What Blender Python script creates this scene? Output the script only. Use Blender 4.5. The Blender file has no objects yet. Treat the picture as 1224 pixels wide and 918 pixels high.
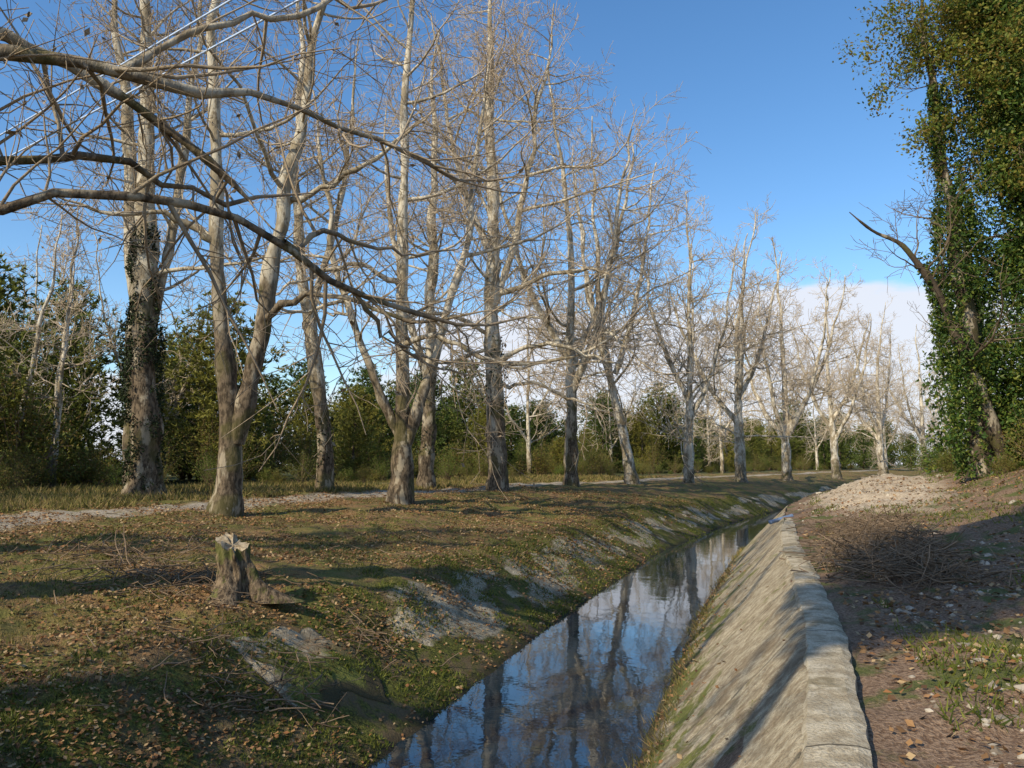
import bpy, math, numpy as np, bmesh
from mathutils import Vector
R_=math.radians
sc=bpy.context.scene
sc.view_settings.view_transform='Standard'; sc.view_settings.look='None'; sc.view_settings.exposure=0

# ------------------------------------------------------------ helpers
def vn(x,y,s=0.):
    x=np.asarray(x,float); y=np.asarray(y,float)
    xi=np.floor(x); yi=np.floor(y); fx=x-xi; fy=y-yi
    fx=fx*fx*(3-2*fx); fy=fy*fy*(3-2*fy)
    def h(a,b):
        v=np.sin(a*127.1+b*311.7+s*74.7)*43758.5453
        return v-np.floor(v)
    return (h(xi,yi)*(1-fx)+h(xi+1,yi)*fx)*(1-fy)+(h(xi,yi+1)*(1-fx)+h(xi+1,yi+1)*fx)*fy
def fbm(x,y,s=0.,o=4):
    v=0;a=.5;f=1.;t=0
    for k in range(o):
        v=v+a*vn(x*f,y*f,s+k*3.1); t+=a; a*=.5; f*=2.03
    return v/t
def nz(v): return v/np.maximum(np.linalg.norm(v,axis=-1,keepdims=True),1e-9)
def mkmesh(name,verts,faces,attrs=None,smooth=True,matidx=None):
    verts=np.asarray(verts,np.float32).reshape(-1,3)
    if not isinstance(faces,list): faces=[faces]
    faces=[np.asarray(f,np.int32) for f in faces if len(f)]
    me=bpy.data.meshes.new(name)
    me.vertices.add(len(verts)); me.vertices.foreach_set('co',verts.ravel())
    loops=np.concatenate([f.ravel() for f in faces])
    tot=np.concatenate([np.full(len(f),f.shape[1],np.int32) for f in faces])
    st=np.concatenate([[0],np.cumsum(tot)[:-1]]).astype(np.int32)
    me.loops.add(len(loops)); me.loops.foreach_set('vertex_index',loops)
    me.polygons.add(len(tot)); me.polygons.foreach_set('loop_start',st); me.polygons.foreach_set('loop_total',tot)
    me.polygons.foreach_set('use_smooth',np.full(len(tot),smooth))
    if matidx is not None: me.polygons.foreach_set('material_index',np.asarray(matidx,np.int32))
    me.update(calc_edges=True)
    if attrs:
        for k,v in attrs.items():
            a=me.attributes.new(k,'FLOAT','POINT'); a.data.foreach_set('value',np.asarray(v,np.float32).ravel())
    return me
def addobj(name,me,mats=None,parent=None,loc=(0,0,0),rot=0,scale=1):
    if mats is not None and len(me.materials)==0:
        for m in (mats if isinstance(mats,(list,tuple)) else [mats]): me.materials.append(m)
    o=bpy.data.objects.new(name,me); sc.collection.objects.link(o)
    o.location=loc; o.rotation_euler=(0,0,rot); o.scale=(scale,)*3 if not isinstance(scale,tuple) else scale
    if parent: o.parent=parent
    return o
def empty(name):
    o=bpy.data.objects.new(name,None); sc.collection.objects.link(o); return o
class Geo:
    def __init__(s): s.v=[];s.q=[];s.t=[];s.n=0;s.a=[]
    def add(s,v,f,a=None):
        v=np.asarray(v).reshape(-1,3); f=np.asarray(f)
        (s.q if f.shape[1]==4 else s.t).append(f+s.n)
        s.v.append(v); s.a.append(np.zeros(len(v)) if a is None else np.asarray(a).ravel()); s.n+=len(v)
    def mesh(s,name,smooth=True,attr='rad'):
        fs=[]
        if s.q: fs.append(np.concatenate(s.q))
        if s.t: fs.append(np.concatenate(s.t))
        return mkmesh(name,np.concatenate(s.v),fs,{attr:np.concatenate(s.a)},smooth)
def tubes(P,R,sides):
    n,k,_=P.shape
    T=np.empty_like(P); T[:,1:-1]=P[:,2:]-P[:,:-2]; T[:,0]=P[:,1]-P[:,0]; T[:,-1]=P[:,-1]-P[:,-2]; T=nz(T)
    T0=nz(P[:,-1]-P[:,0]); ref=np.where(np.abs(T0[:,2:3])>.7,np.array([[1.,.13,0]]),np.array([[0,.1,1.]]))
    A=nz(np.cross(T,ref[:,None,:])); B=np.cross(T,A)
    th=np.arange(sides)*2*math.pi/sides
    V=P[:,:,None,:]+R[:,:,None,None]*(np.cos(th)[None,None,:,None]*A[:,:,None,:]+np.sin(th)[None,None,:,None]*B[:,:,None,:])
    idx=np.arange(n*k*sides).reshape(n,k,sides); a=idx[:,:-1,:]; b=idx[:,1:,:]
    F=np.stack([a,np.roll(a,-1,2),np.roll(b,-1,2),b],-1).reshape(-1,4)
    return V.reshape(-1,3),F,np.repeat(R.ravel(),sides)
def leaves(rng,C,size,flat=0.,aspect=.6):
    n=len(C); N=rng.normal(size=(n,3))
    if flat: N[:,2]+=flat*4*np.sign(N[:,2]+1e-6)
    N=nz(N); r=rng.normal(size=(n,3)); A=nz(np.cross(N,r)); B=np.cross(N,A)
    s=(size*rng.uniform(.5,1.4,n))[:,None]
    V=np.stack([C-A*s*.6,C+B*s*.5*aspect+N*s*.08,C+A*s*.6,C-B*s*.5*aspect+N*s*.08],1)
    return V.reshape(-1,3),np.arange(n*4).reshape(-1,4)

# ------------------------------------------------------------ node helper
class M:
    def __init__(s,name):
        s.m=bpy.data.materials.new(name); s.m.use_nodes=True; s.t=s.m.node_tree; s.t.nodes.clear()
        s.o=s.t.nodes.new('ShaderNodeOutputMaterial'); s._p=None
    def n(s,ty,ins=None,**kw):
        nd=s.t.nodes.new(ty)
        for k,v in kw.items(): setattr(nd,k,v)
        if ins:
            for k,v in ins.items():
                if hasattr(v,'links') : s.t.links.new(v,nd.inputs[k])
                else:
                    if isinstance(v,tuple) and len(v)==3 and nd.inputs[k].type=='RGBA': v=v+(1,)
                    nd.inputs[k].default_value=v
        return nd
    def pos(s):
        if s._p is None: s._p=s.n('ShaderNodeNewGeometry').outputs['Position']
        return s._p
    def noise(s,scale,detail=3,rough=.6,vec=None,dist=0.):
        return s.n('ShaderNodeTexNoise',{'Vector':s.pos() if vec is None else vec,'Scale':scale,'Detail':detail,'Roughness':rough,'Distortion':dist}).outputs['Fac']
    def sc(s,v): return s.n('ShaderNodeVectorMath',{0:s.pos(),1:v},operation='MULTIPLY').outputs[0]
    def ramp(s,f,a,b,c0=0.,c1=1.):
        return s.n('ShaderNodeMapRange',{0:f,1:a,2:b,3:c0,4:c1},clamp=True,interpolation_type='SMOOTHSTEP').outputs[0]
    def mix(s,f,a,b):
        nd=s.t.nodes.new('ShaderNodeMix'); nd.data_type='RGBA'
        for i,v in ((0,f),(6,a),(7,b)):
            if hasattr(v,'links'): s.t.links.new(v,nd.inputs[i])
            else: nd.inputs[i].default_value=(v+(1,)) if isinstance(v,tuple) else v
        return nd.outputs[2]
    def math(s,op,a,b=0.): return s.n('ShaderNodeMath',{0:a,1:b},operation=op).outputs[0]
    def attr(s,nm): return s.n('ShaderNodeAttribute',attribute_name=nm).outputs['Fac']
    def rnd(s): return s.n('ShaderNodeNewGeometry').outputs['Random Per Island']
    def bump(s,h,st,dist=.02): return s.n('ShaderNodeBump',{'Height':h,'Strength':st,'Distance':dist}).outputs['Normal']
    def fin(s,col,rough=.9,nrm=None,trans=0.,spec=.2):
        p=s.n('ShaderNodeBsdfPrincipled',{'Base Color':col,'Roughness':rough,'Specular IOR Level':spec})
        if nrm is not None: s.t.links.new(nrm,p.inputs['Normal'])
        out=p.outputs[0]
        if trans:
            tr=s.n('ShaderNodeBsdfTranslucent',{'Color':col})
            out=s.n('ShaderNodeMixShader',{0:trans,1:out,2:tr.outputs[0]}).outputs[0]
        s.t.links.new(out,s.o.inputs[0]); return s.m

def leafmat(name,cols,trans=.3,rough=.6,objrand=False,alt=(.13,.12,.025)):
    m=M(name); r=m.rnd(); c=cols[0]
    for i,cc in enumerate(cols[1:]):
        c=m.mix(m.ramp(r,(i+.4)/len(cols),(i+1.2)/len(cols)),c,cc)
    if objrand:
        orn=m.n('ShaderNodeObjectInfo').outputs['Random']
        c=m.mix(m.ramp(orn,.35,1.,0,.85),c,alt)
    return m.fin(c,rough,trans=trans)

def barkmat(name,dark_h=4.5,pale=(.56,.49,.37),low=(.17,.125,.08),twig=(.47,.36,.245)):
    m=M(name); z=m.n('ShaderNodeSeparateXYZ',{0:m.pos()}).outputs[2]
    st=m.sc((1,1,.4))
    n1=m.noise(2.4,4,.65,st); n2=m.noise(10,3,.65,st); n3=m.noise(1.1,2,.5)
    c=m.mix(m.ramp(n1,.44,.54),(.28,.225,.145),pale)
    c=m.mix(m.ramp(n2,.54,.64,0,.75),c,(.16,.12,.075))
    lowf=m.ramp(m.math('ADD',z,m.math('MULTIPLY',n3,-7.)),dark_h-6.5,dark_h-2.5,1,0)
    lc=m.mix(m.ramp(n2,.4,.6),low,(.055,.04,.025))
    lc=m.mix(m.ramp(n3,.52,.64,0,.55),lc,(.10,.09,.028))
    lc=m.mix(m.ramp(n1,.53,.61,0,.8),lc,(.36,.30,.21))
    c=m.mix(lowf,c,lc)
    tw=m.ramp(m.attr('rad'),.012,.055,1,0)
    c=m.mix(m.math('MULTIPLY',tw,.85),c,twig)
    return m.fin(c,.9,m.bump(m.noise(22,3,.7,st),.7,.03))
BARK=barkmat('plane_bark'); BARKLEFT=barkmat('plane_bark_dark',6.5,(.50,.44,.33),twig=(.35,.265,.175))
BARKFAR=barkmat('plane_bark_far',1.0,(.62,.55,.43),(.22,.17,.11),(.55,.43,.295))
BARKDK=barkmat('dark_bark',18,(.2,.17,.12),(.08,.06,.04),(.18,.13,.08))

# ------------------------------------------------------------ terrain functions
_cy=np.arange(-80,1300,.5)
_cp=np.array([(-80,-34),(-10,-7.6),(0,-3.45),(4.4,-1.72),(9,-.05),(17.3,2.5),(30.3,7.1),(45.3,14.0),(60,22.2),(88,39.5),(130,66),(200,110),(1300,800)])
_cx=np.interp(_cy,_cp[:,0],_cp[:,1])
_k=np.exp(-np.linspace(-2,2,17)**2); _k/=_k.sum()
_cx=np.convolve(np.pad(_cx,8,mode='edge'),_k,'valid')
def cx(y): return np.interp(y,_cy,_cx)
_UP=np.array([(-900,-1.0),(-40,-1.0),(-18,-1.08),(-12,-1.3),(-8,-1.55),(-5,-1.90),(-4.2,-2.0),(-3.5,-2.22),(-1.5,-3.3),(-1.1,-3.6),(0,-3.9),(1.1,-3.6),(1.5,-3.3),(3.3,-1.64),(3.75,-1.64),(5,-1.55),(7,-1.3),(8.5,-.9),(10,-.3),(12,.4),(16,1.6),(30,2.6),(900,2.6)])
def moundf(u,y):
    return np.exp(-((u-6.6)/1.9)**2-((y-33)/10.)**2)
def tz(x,y):
    x=np.asarray(x,float);y=np.asarray(y,float)
    u=x-cx(y); z=np.interp(u,_UP[:,0],_UP[:,1])
    far=np.clip((y-38)/30,0,1); far=far*far*(3-2*far)
    z=np.where(u>5,z-(z+1.45)*far*.85,z)
    z=z+moundf(u,y)*(.75+.5*(fbm(x*.9,y*.9,88)-.5))
    out=np.clip((np.abs(u)-2.5)/2,0,1)
    lf=np.clip((-u-1.8)/1.0,0,1)
    z=z+(fbm(x*.35,y*.35,1)-.5)*.32*out+(fbm(x*1.3,y*1.3,2)-.5)*.26*np.maximum(out,lf)
    z=z+(fbm(x*4,y*4,5,3)-.5)*.12*np.where((u>-1.5)&(u<3.9),.15,1)
    z=z+np.exp(-((u+3.1)/.8)**2)*(fbm(y*.5,u*.5,9)-.5)*.6
    return z

us=np.concatenate([[-900,-600,-400,-250,-160,-110,-80,-60,-48],np.arange(-40,-20,1.2),np.arange(-20,-8,.3),np.arange(-8,9,.13),np.arange(9,20,.4),np.arange(20,40,2),[45,60,80,120,200,350,600,900]])
ys=np.concatenate([[-80,-60,-40,-30,-20,-12,-6,-2],np.arange(0,4,.4),np.arange(4,16,.12),np.arange(16,34,.22),np.arange(34,60,.6),np.arange(60,130,2.),np.arange(130,220,8),[240,280,340,420,520,650,800,1000,1250]])
U,Y=np.meshgrid(us,ys); X=cx(Y)+U
Z=tz(X,Y)
nu,ny=len(us),len(ys)
I=np.arange(nu*ny).reshape(ny,nu)
F=np.stack([I[:-1,:-1],I[:-1,1:],I[1:,1:],I[1:,:-1]],-1).reshape(-1,4)
cm=np.exp(-((U+2.65)/.8)**4)*np.clip((fbm(Y*.33,U*.6,77)-.34)*7,0,1)*np.clip((fbm(X*1.2,Y*1.2,78)-.30)*5,0,1)*(Y>12.6)
me=mkmesh('ground',np.stack([X,Y,Z],-1),F,{'u':U,'mound':moundf(U,Y),'conc':cm})
m=M('ground_soil_grass'); u=m.attr('u'); mo=m.attr('mound'); co_=m.attr('conc')
nA=m.noise(.45,3,.6); nB=m.noise(3.,4,.7); nC=m.noise(28,3,.7); nD=m.noise(75,2,.6); nE=m.noise(1.3,4,.65,dist=.5)
grass=m.mix(m.ramp(nC,.38,.62),(.095,.09,.02),(.25,.205,.06))
litter=m.mix(m.ramp(nD,.4,.6),(.14,.08,.035),(.38,.225,.095))
left=m.mix(m.ramp(nE,.42,.57),grass,litter)
left=m.mix(m.ramp(nB,.52,.66,0,.85),left,(.075,.05,.028))
left=m.mix(m.ramp(nA,.52,.62,0,.5),left,(.13,.14,.03))
moss=m.mix(m.ramp(nC,.4,.65),(.06,.06,.014),(.17,.17,.033))
moss=m.mix(m.ramp(nE,.46,.58,0,.85),moss,(.16,.11,.062))
slopeL=m.math('MULTIPLY',m.ramp(u,-4.4,-3.),m.ramp(u,0,.5,1,0))
left=m.mix(slopeL,left,moss)
cc=m.mix(m.ramp(nB,.35,.65),(.25,.20,.125),(.50,.425,.30)); cc=m.mix(m.ramp(nC,.50,.64,0,.75),cc,(.15,.115,.055))
left=m.mix(m.ramp(m.math('ADD',co_,m.math('MULTIPLY',nB,.7)),.72,1.0),left,cc)
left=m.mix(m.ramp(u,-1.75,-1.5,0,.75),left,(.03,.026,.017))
wob=m.math('ADD',u,m.math('MULTIPLY',m.noise(.5,2),1.6))
pth=m.math('MULTIPLY',m.ramp(wob,-14.3,-13.6),m.ramp(wob,-12.3,-11.6,1,0))
pc=m.mix(m.ramp(nC,.35,.65),(.30,.24,.17),(.50,.43,.33))
left=m.mix(m.math('MULTIPLY',pth,m.ramp(nB,.3,.55,.25,1)),left,pc)
forest=m.ramp(u,-22,-17,1,0)
left=m.mix(forest,left,m.mix(m.ramp(nC,.4,.6),(.05,.06,.018),(.13,.12,.04)))
dirt=m.mix(m.ramp(nC,.35,.65),(.14,.082,.048),(.33,.22,.14))
dirt=m.mix(m.ramp(nE,.50,.62,0,.85),dirt,(.085,.11,.024))
dirt=m.mix(m.ramp(nD,.6,.72,0,.6),dirt,(.36,.28,.20))
pale=m.mix(m.ramp(nC,.3,.65),(.36,.26,.165),(.62,.51,.37))
pale=m.mix(m.ramp(nB,.5,.65,0,.5),pale,(.26,.18,.11))
dirt=m.mix(m.ramp(m.math('ADD',mo,m.math('MULTIPLY',nB,.5)),.36,.56),dirt,pale)
col=m.mix(m.ramp(u,1.,1.4),left,dirt)
h=m.math('ADD',m.math('MULTIPLY',nC,.7),m.math('MULTIPLY',nD,.4))
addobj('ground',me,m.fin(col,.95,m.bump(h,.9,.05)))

# ------------------------------------------------------------ water
wy=ys[(ys>-40)&(ys<260)]; wu=np.linspace(-2.1,2.1,5)
WU,WY=np.meshgrid(wu,wy)
I=np.arange(WU.size).reshape(WU.shape)
F=np.stack([I[:-1,:-1],I[:-1,1:],I[1:,1:],I[1:,:-1]],-1).reshape(-1,4)
me=mkmesh('canal_water',np.stack([cx(WY)+WU,WY,np.full(WU.shape,-3.3)],-1),F)
m=M('water')
w1=m.noise(2.2,2,.5,m.sc((1,.55,1)))
c=m.mix(m.ramp(m.noise(.9,4,.7),.5,.72),(.010,.022,.034),(.026,.032,.022))
mt=m.fin(c,.025,m.bump(m.math('ADD',w1,m.math('MULTIPLY',m.noise(14,1,.5),.10)),.07,.05),spec=.9)
mt.node_tree.nodes['Principled BSDF'].inputs['IOR'].default_value=1.5
addobj('canal_water',me,mt)

# ------------------------------------------------------------ concrete
def concmat(name,mossamt,thr=.5,mossf=.92,a=(.31,.24,.15),b=(.57,.48,.33)):
    m=M(name); v=m.attr('v'); yy=m.attr('yy')
    n1=m.noise(1.1,4,.7); n2=m.noise(7,4,.7); n3=m.noise(45,3,.7)
    c=m.mix(m.ramp(n2,.35,.65),a,b)
    c=m.mix(m.ramp(n3,.48,.66,0,.65),c,(.20,.145,.085))
    mm=m.math('ADD',m.noise(1.0,5,.75,m.sc((.7,.6,1.1)),.6),m.math('MULTIPLY',m.math('SUBTRACT',.6,v),mossamt))
    mosc=m.mix(m.ramp(n3,.35,.65),(.08,.09,.018),(.20,.21,.04))
    c=m.mix(m.ramp(mm,thr,thr+.1,0,mossf),c,mosc)
    c=m.mix(m.ramp(n1,.52,.64,0,.65),c,(.18,.125,.072))
    c=m.mix(m.ramp(m.math('ADD',v,m.math('MULTIPLY',n1,-.3)),.0,.12,.85,0),c,(.06,.045,.028))
    fr=m.math('FRACT',m.math('MULTIPLY',m.math('ADD',yy,m.math('MULTIPLY',n1,.5)),.31))
    jn=m.math('ABSOLUTE',m.math('SUBTRACT',fr,.5))
    c=m.mix(m.math('MULTIPLY',m.ramp(jn,.003,.014,.7,0),m.ramp(n2,.4,.55)),c,(.045,.04,.025))
    return m.fin(c,.95,m.bump(m.math('ADD',n3,m.math('MULTIPLY',n2,2.)),.8,.035))
CONC=concmat('mossy_concrete',.22,.51); CONCL=concmat('broken_concrete',.28,.46,.95,(.26,.20,.12),(.50,.42,.29))
def strip(name,uf,yv,mat,ths=.05,edge=None,parent=None,proud=.03,nv=16,low=None,onground=False):
    V=np.linspace(0,1,nv); VV,YY=np.meshgrid(V,yv)
    lo,hi=uf
    h=np.full(len(yv),1.) if edge is None else edge(yv)
    l=np.zeros(len(yv)) if low is None else low(yv)
    UU=lo+(hi-lo)*(l[:,None]+(h-l)[:,None]*VV)
    XX=cx(YY)+UU
    base=np.interp(UU,_UP[:,0],_UP[:,1])
    n=(fbm(UU*1.1+9,YY*.8,21,2)-.5)*.11+(vn(UU*3,YY*3,22)-.5)*.014
    if onground: base=base*.25+tz(XX,YY)*.75; n*=.6
    ZZ=base+proud+n
    top=np.stack([XX,YY,ZZ],-1)
    bot=top-np.array([0,0,ths+.12])
    k=YY.size; I=np.arange(k).reshape(YY.shape)
    sq=lambda a,b,c,d: np.stack([a,b,c,d],-1).reshape(-1,4)
    Fs=[sq(I[:-1,:-1],I[:-1,1:],I[1:,1:],I[1:,:-1])]
    for e in (I[0],I[-1],I[:,0],I[:,-1]):
        Fs.append(sq(e[:-1],e[1:],e[1:]+k,e[:-1]+k))
    me=mkmesh(name,np.concatenate([top.reshape(-1,3),bot.reshape(-1,3)]),np.concatenate(Fs),
      {'v':np.tile(VV.ravel(),2),'yy':np.tile(YY.ravel(),2)},smooth=True)
    return addobj(name,me,mat,parent)
strip('concrete_canal_lining',(1.15,3.34),ys[(ys>=-6)&(ys<=70)],CONC,proud=.05,nv=30)
yv=np.arange(9.3,11.4,.05)
strip('broken_concrete_slab',(-1.75,-3.65),yv,CONCL,nv=34,proud=.022,onground=True,
   edge=lambda y:np.clip(.96+(fbm(y*3,y*0,31)-.5)*.2-.5*np.clip((9.8-y)/.5,0,1),.3,1.1),
   low=lambda y:np.clip(.2+(fbm(y*2.5,y*0+3,35)-.5)*.5+.4*np.clip((y-10.5)/.9,0,1),0,.75))
yv=ys[(ys>=-6)&(ys<=27)]
pr=[(3.28,-1.75),(3.29,-1.60),(3.32,-1.558),(3.45,-1.545),(3.60,-1.55),(3.67,-1.575),(3.69,-1.8)]
PU=np.array([p[0] for p in pr]);PZ=np.array([p[1] for p in pr])
YY=np.repeat(yv[:,None],len(pr),1)
UU=PU[None,:]+(vn(yv*.5,yv*0,41)[:,None]-.5)*.05
UU[:,:3]+=((fbm(yv*5,yv*0,44)-.5)*.045)[:,None]
UU[:,4:]+=((fbm(yv*4,yv*0,43)-.5)*.07)[:,None]
ZZ=PZ[None,:]+(vn(yv*1.,yv*0,5)[:,None]-.5)*.02-np.clip((yv-20)/7,0,1)[:,None]*.12+(vn(YY*9,UU*20,6)-.5)*.014
I=np.arange(UU.size).reshape(UU.shape)
F=np.stack([I[:-1,:-1],I[:-1,1:],I[1:,1:],I[1:,:-1]],-1).reshape(-1,4)
me=mkmesh('concrete_coping',np.stack([cx(YY)+UU,YY,ZZ],-1),F,{'v':np.full(UU.size,1.),'yy':YY},smooth=False)
m=M('coping_concrete'); n2=m.noise(5,4,.7); n3=m.noise(45,3,.7)
c=m.mix(m.ramp(n2,.35,.65),(.37,.295,.19),(.61,.52,.37)); c=m.mix(m.ramp(n3,.5,.66,0,.6),c,(.23,.17,.10))
c=m.mix(m.ramp(m.noise(1.6,4,.7),.52,.62,0,.65),c,(.18,.14,.07))
fr=m.math('FRACT',m.math('MULTIPLY',m.attr('yy'),.33)); c=m.mix(m.ramp(m.math('ABSOLUTE',m.math('SUBTRACT',fr,.5)),.002,.006,.8,0),c,(.05,.04,.025))
addobj('concrete_coping',me,m.fin(c,.95,m.bump(m.math('ADD',n3,n2),.8,.03)))

# ------------------------------------------------------------ bare plane trees
def resample(pts,rs,k):
    pts=np.array(pts,float); rs=np.array(rs,float)
    d=np.concatenate([[0],np.cumsum(np.linalg.norm(np.diff(pts,axis=0),axis=1))])
    t=np.linspace(0,d[-1],k*6); P=np.stack([np.interp(t,d,pts[:,i]) for i in range(3)],-1); r=np.interp(t,d,rs)
    kk=np.hanning(k+3)[1:-1]
    if len(kk)%2==0: kk=np.hanning(k+4)[1:-1]
    kk/=kk.sum(); pad=len(kk)//2
    Q=np.stack([np.convolve(np.concatenate([2*P[0,i]-P[pad:0:-1,i],P[:,i],2*P[-1,i]-P[-2:-pad-2:-1,i]]),kk,'valid')[:k*6] for i in range(3)],-1)
    s=np.linspace(0,k*6-1,k).astype(int)
    return Q[s],r[s],d[-1]
def grow(rng,P,R,L,cnt,t0,lenf,ang,up,wob,k,radf,rmin,rpar=.62,sd=14):
    n,kp,_=P.shape
    cnt=np.maximum(np.round(np.broadcast_to(cnt,(n,))+rng.uniform(-.5,.5,n)).astype(int),0)
    idx=np.repeat(np.arange(n),cnt); N=len(idx)
    t=rng.uniform(t0,.99,N); f=t*(kp-1); i=np.minimum(f.astype(int),kp-2); w=(f-i)[:,None]
    pos=P[idx,i]*(1-w)+P[idx,i+1]*w; tan=nz(P[idx,i+1]-P[idx,i]); rp=R[idx,i]*(1-w[:,0])+R[idx,i+1]*w[:,0]
    q=rng.normal(size=(N,3)); q=nz(q-(q*tan).sum(1)[:,None]*tan)
    th=np.radians(rng.normal(ang,sd,N))[:,None]
    d=tan*np.cos(th)+q*np.sin(th)
    ln=lenf(t,L[idx],rng); st=(ln/(k-1))[:,None]
    if callable(up): uv=up(t,k)
    else: uv=np.full((N,k),float(up))
    pts=[pos]
    for j in range(1,k):
        d=nz(d+np.array([0,0,1.])*uv[:,j:j+1]+wob*rng.normal(size=(N,3)))
        pts.append(pts[-1]+d*st)
    Pn=np.stack(pts,1)
    r0=np.minimum(rp*rpar,radf*ln+.002); s=np.linspace(0,1,k)[None,:]
    Rn=np.maximum(r0[:,None]*(1-.8*s),rmin)
    return Pn,Rn,ln
def bare_tree(name,stems,seed,mat,L1=6.,l1n=1.2,rmin=.009,dens=1.,limbs=(),l1start=.22,base_flare=.5,extra4=1.4,droop=1.,as_mesh=False,balls=120):
    rng=np.random.default_rng(seed); g=Geo()
    K=18; Ps=[];Rs=[];Ls=[]
    for (pts,rs) in stems:
        P,R,L=resample(pts,rs,K)
        P[1:]+=rng.normal(size=(K-1,3))*.08*np.linspace(.4,1.9,K-1)[:,None]*min(1,L/15)
        Ps.append(P);Rs.append(R);Ls.append(L)
    P=np.array(Ps);R=np.array(Rs);L=np.array(Ls)
    zb=P[:,0,2].min()
    for i in range(len(P)):
        t=np.linspace(0,1,60); tt=np.linspace(0,1,K)
        tq=t**1.25
        Pd=np.stack([np.interp(tq,tt,P[i,:,j]) for j in range(3)],-1); Rd=np.interp(tq,tt,R[i])
        Rd=Rd*(1+base_flare*np.exp(-np.maximum(Pd[:,2]-zb,0)/.35)*(1 if P[i,0,2]<zb+.5 else 0))
        kk=np.array([1,2,3,2,1])/9.
        for j in range(3): Pd[2:-2,j]=np.convolve(Pd[:,j],kk,'valid')
        Rd=Rd*(1+.14*(vn(t*25,t*0+i,seed)-.5)*2)
        V,F,a=tubes(Pd[None],Rd[None],14)
        s_=vn(V[:,0]*4+V[:,1]*3,V[:,2]*2.2,seed)-.5
        c=np.repeat(Pd,14,0); V=c+(V-c)*(1+.3*s_[:,None])
        g.add(V,F,a)
    if limbs:
        PL=[];RL=[];LL=[]
        for (pts,rs) in limbs:
            a,b,c=resample(pts,rs,16)
            a[1:-1]+=rng.normal(size=(14,3))*.055
            b=b*(1+.22*rng.uniform(-1,1,16))
            PL.append(a);RL.append(b);LL.append(c)
        PL=np.array(PL);RL=np.array(RL);LL=np.array(LL)
        V,F,a=tubes(PL,RL,9); g.add(V,F,a)
    n1=l1n*L*dens
    upf=lambda t,k:(.05-droop*.13*np.clip(.75-t,0,1)[:,None]+np.linspace(-.04,.16,k)[None,:])
    P1,R1,Ln1=grow(rng,P,R,L,n1,l1start,lambda t,l,r: L1*(1.15-.85*t)*r.uniform(.5,1.2,len(t)),66,upf,.15,10,.013,rmin,.6)
    V,F,a=tubes(P1,R1,6); g.add(V,F,a)
    P2,R2,Ln2=grow(rng,P1,R1,Ln1,Ln1*1.9*dens+1,.12,lambda t,l,r: (.52*l*(1-.5*t)+.4)*r.uniform(.5,1.15,len(t)),52,.04,.18,7,.010,rmin)
    if limbs:
        P2x,R2x,L2x=grow(rng,PL,RL,LL,LL*1.9,.12,lambda t,l,r: r.uniform(.8,3.4,len(t)),58,.02,.17,7,.011,rmin)
        P2=np.concatenate([P2,P2x]);R2=np.concatenate([R2,R2x]);Ln2=np.concatenate([Ln2,L2x])
    V,F,a=tubes(P2,R2,4); g.add(V,F,a)
    P3,R3,Ln3=grow(rng,P2,R2,Ln2,Ln2*3.0*dens+1.,.12,lambda t,l,r: (.42*l*(1-.5*t)+.28)*r.uniform(.5,1.2,len(t)),50,.05,.18,4,.009,rmin)
    V,F,a=tubes(P3,R3,3); g.add(V,F,a)
    if extra4:
        P4,R4,Ln4=grow(rng,P3,R3,Ln3,extra4*dens,.2,lambda t,l,r: r.uniform(.2,.6,len(t)),46,.06,.14,3,.01,rmin*.85)
        V,F,a=tubes(P4,R4,3); g.add(V,F,a)
    if balls:
        src=P3[rng.integers(0,len(P3),balls),-1]-np.array([0,0,.08])
        for _ in range(2):
            V,F=leaves(rng,src,np.full(balls,.10)); g.add(V,F,np.full(len(V),.02))
    me=g.mesh(name)
    if as_mesh: me.materials.append(mat); return me
    return addobj(name,me,mat)
def gz(x,y): return float(tz(x,y))-.08

z0=gz(-8.8,8.2)
bare_tree('plane_tree',[([(-8.8,8.2,z0),(-8.9,8.2,4),(-9.3,8.4,9),(-9.2,8.6,17)],[.42,.34,.22,.05]),
   ([(-8.85,8.2,2.8),(-7.9,8.7,6),(-7.2,9.4,10),(-6.8,10,16)],[.25,.2,.14,.04])],11,BARKLEFT,L1=4.4,rmin=.006,l1start=.3,dens=.72,extra4=1.,
  limbs=[([(-8.8,8.2,2.1),(-7.4,8.6,2.75),(-6.0,9,3.02),(-4.74,10,3.57),(-3.4,11,3.28),(-2.23,12,2.45),(-.75,13,2.3),(.4,13.5,2.6)],[.11,.085,.07,.062,.055,.045,.03,.012]),
         ([(-8.8,8.2,4.2),(-7.4,8.7,4.8),(-6.15,9,4.9),(-5.1,9.3,4.95),(-4.28,9.7,4.78),(-3.2,11,5.27),(-2.0,12,5.0),(-.9,13,4.9),(.2,14,5.3)],[.15,.12,.10,.085,.07,.05,.04,.03,.01]),
         ([(-8.8,8.4,5.5),(-7.0,9.6,5.6),(-5.6,10.5,5.3),(-4.4,11.2,4.3),(-3.9,11.5,3.9)],[.12,.085,.075,.06,.02]),
         ([(-4.9,9.4,4.9),(-4.4,9.8,5.6),(-3.6,10.3,6.2),(-2.6,11,6.7),(-1.4,12,7.5)],[.06,.05,.045,.035,.01]),
         ([(-8.8,8.4,2.6),(-7.1,9.9,3.9),(-5.9,10.9,4.4),(-4.6,12,4.1),(-3.4,13,4.6)],[.09,.06,.05,.04,.01]),
         ([(-3.3,11.1,3.2),(-2.7,11.7,3.5),(-1.8,12.6,3.4),(-.8,13.4,3.9)],[.045,.035,.025,.01]),
         ([(-2.5,11.8,2.7),(-2.0,12.3,2.0),(-1.2,12.9,1.5),(-.2,13.5,1.6)],[.035,.028,.02,.008])])
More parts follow.
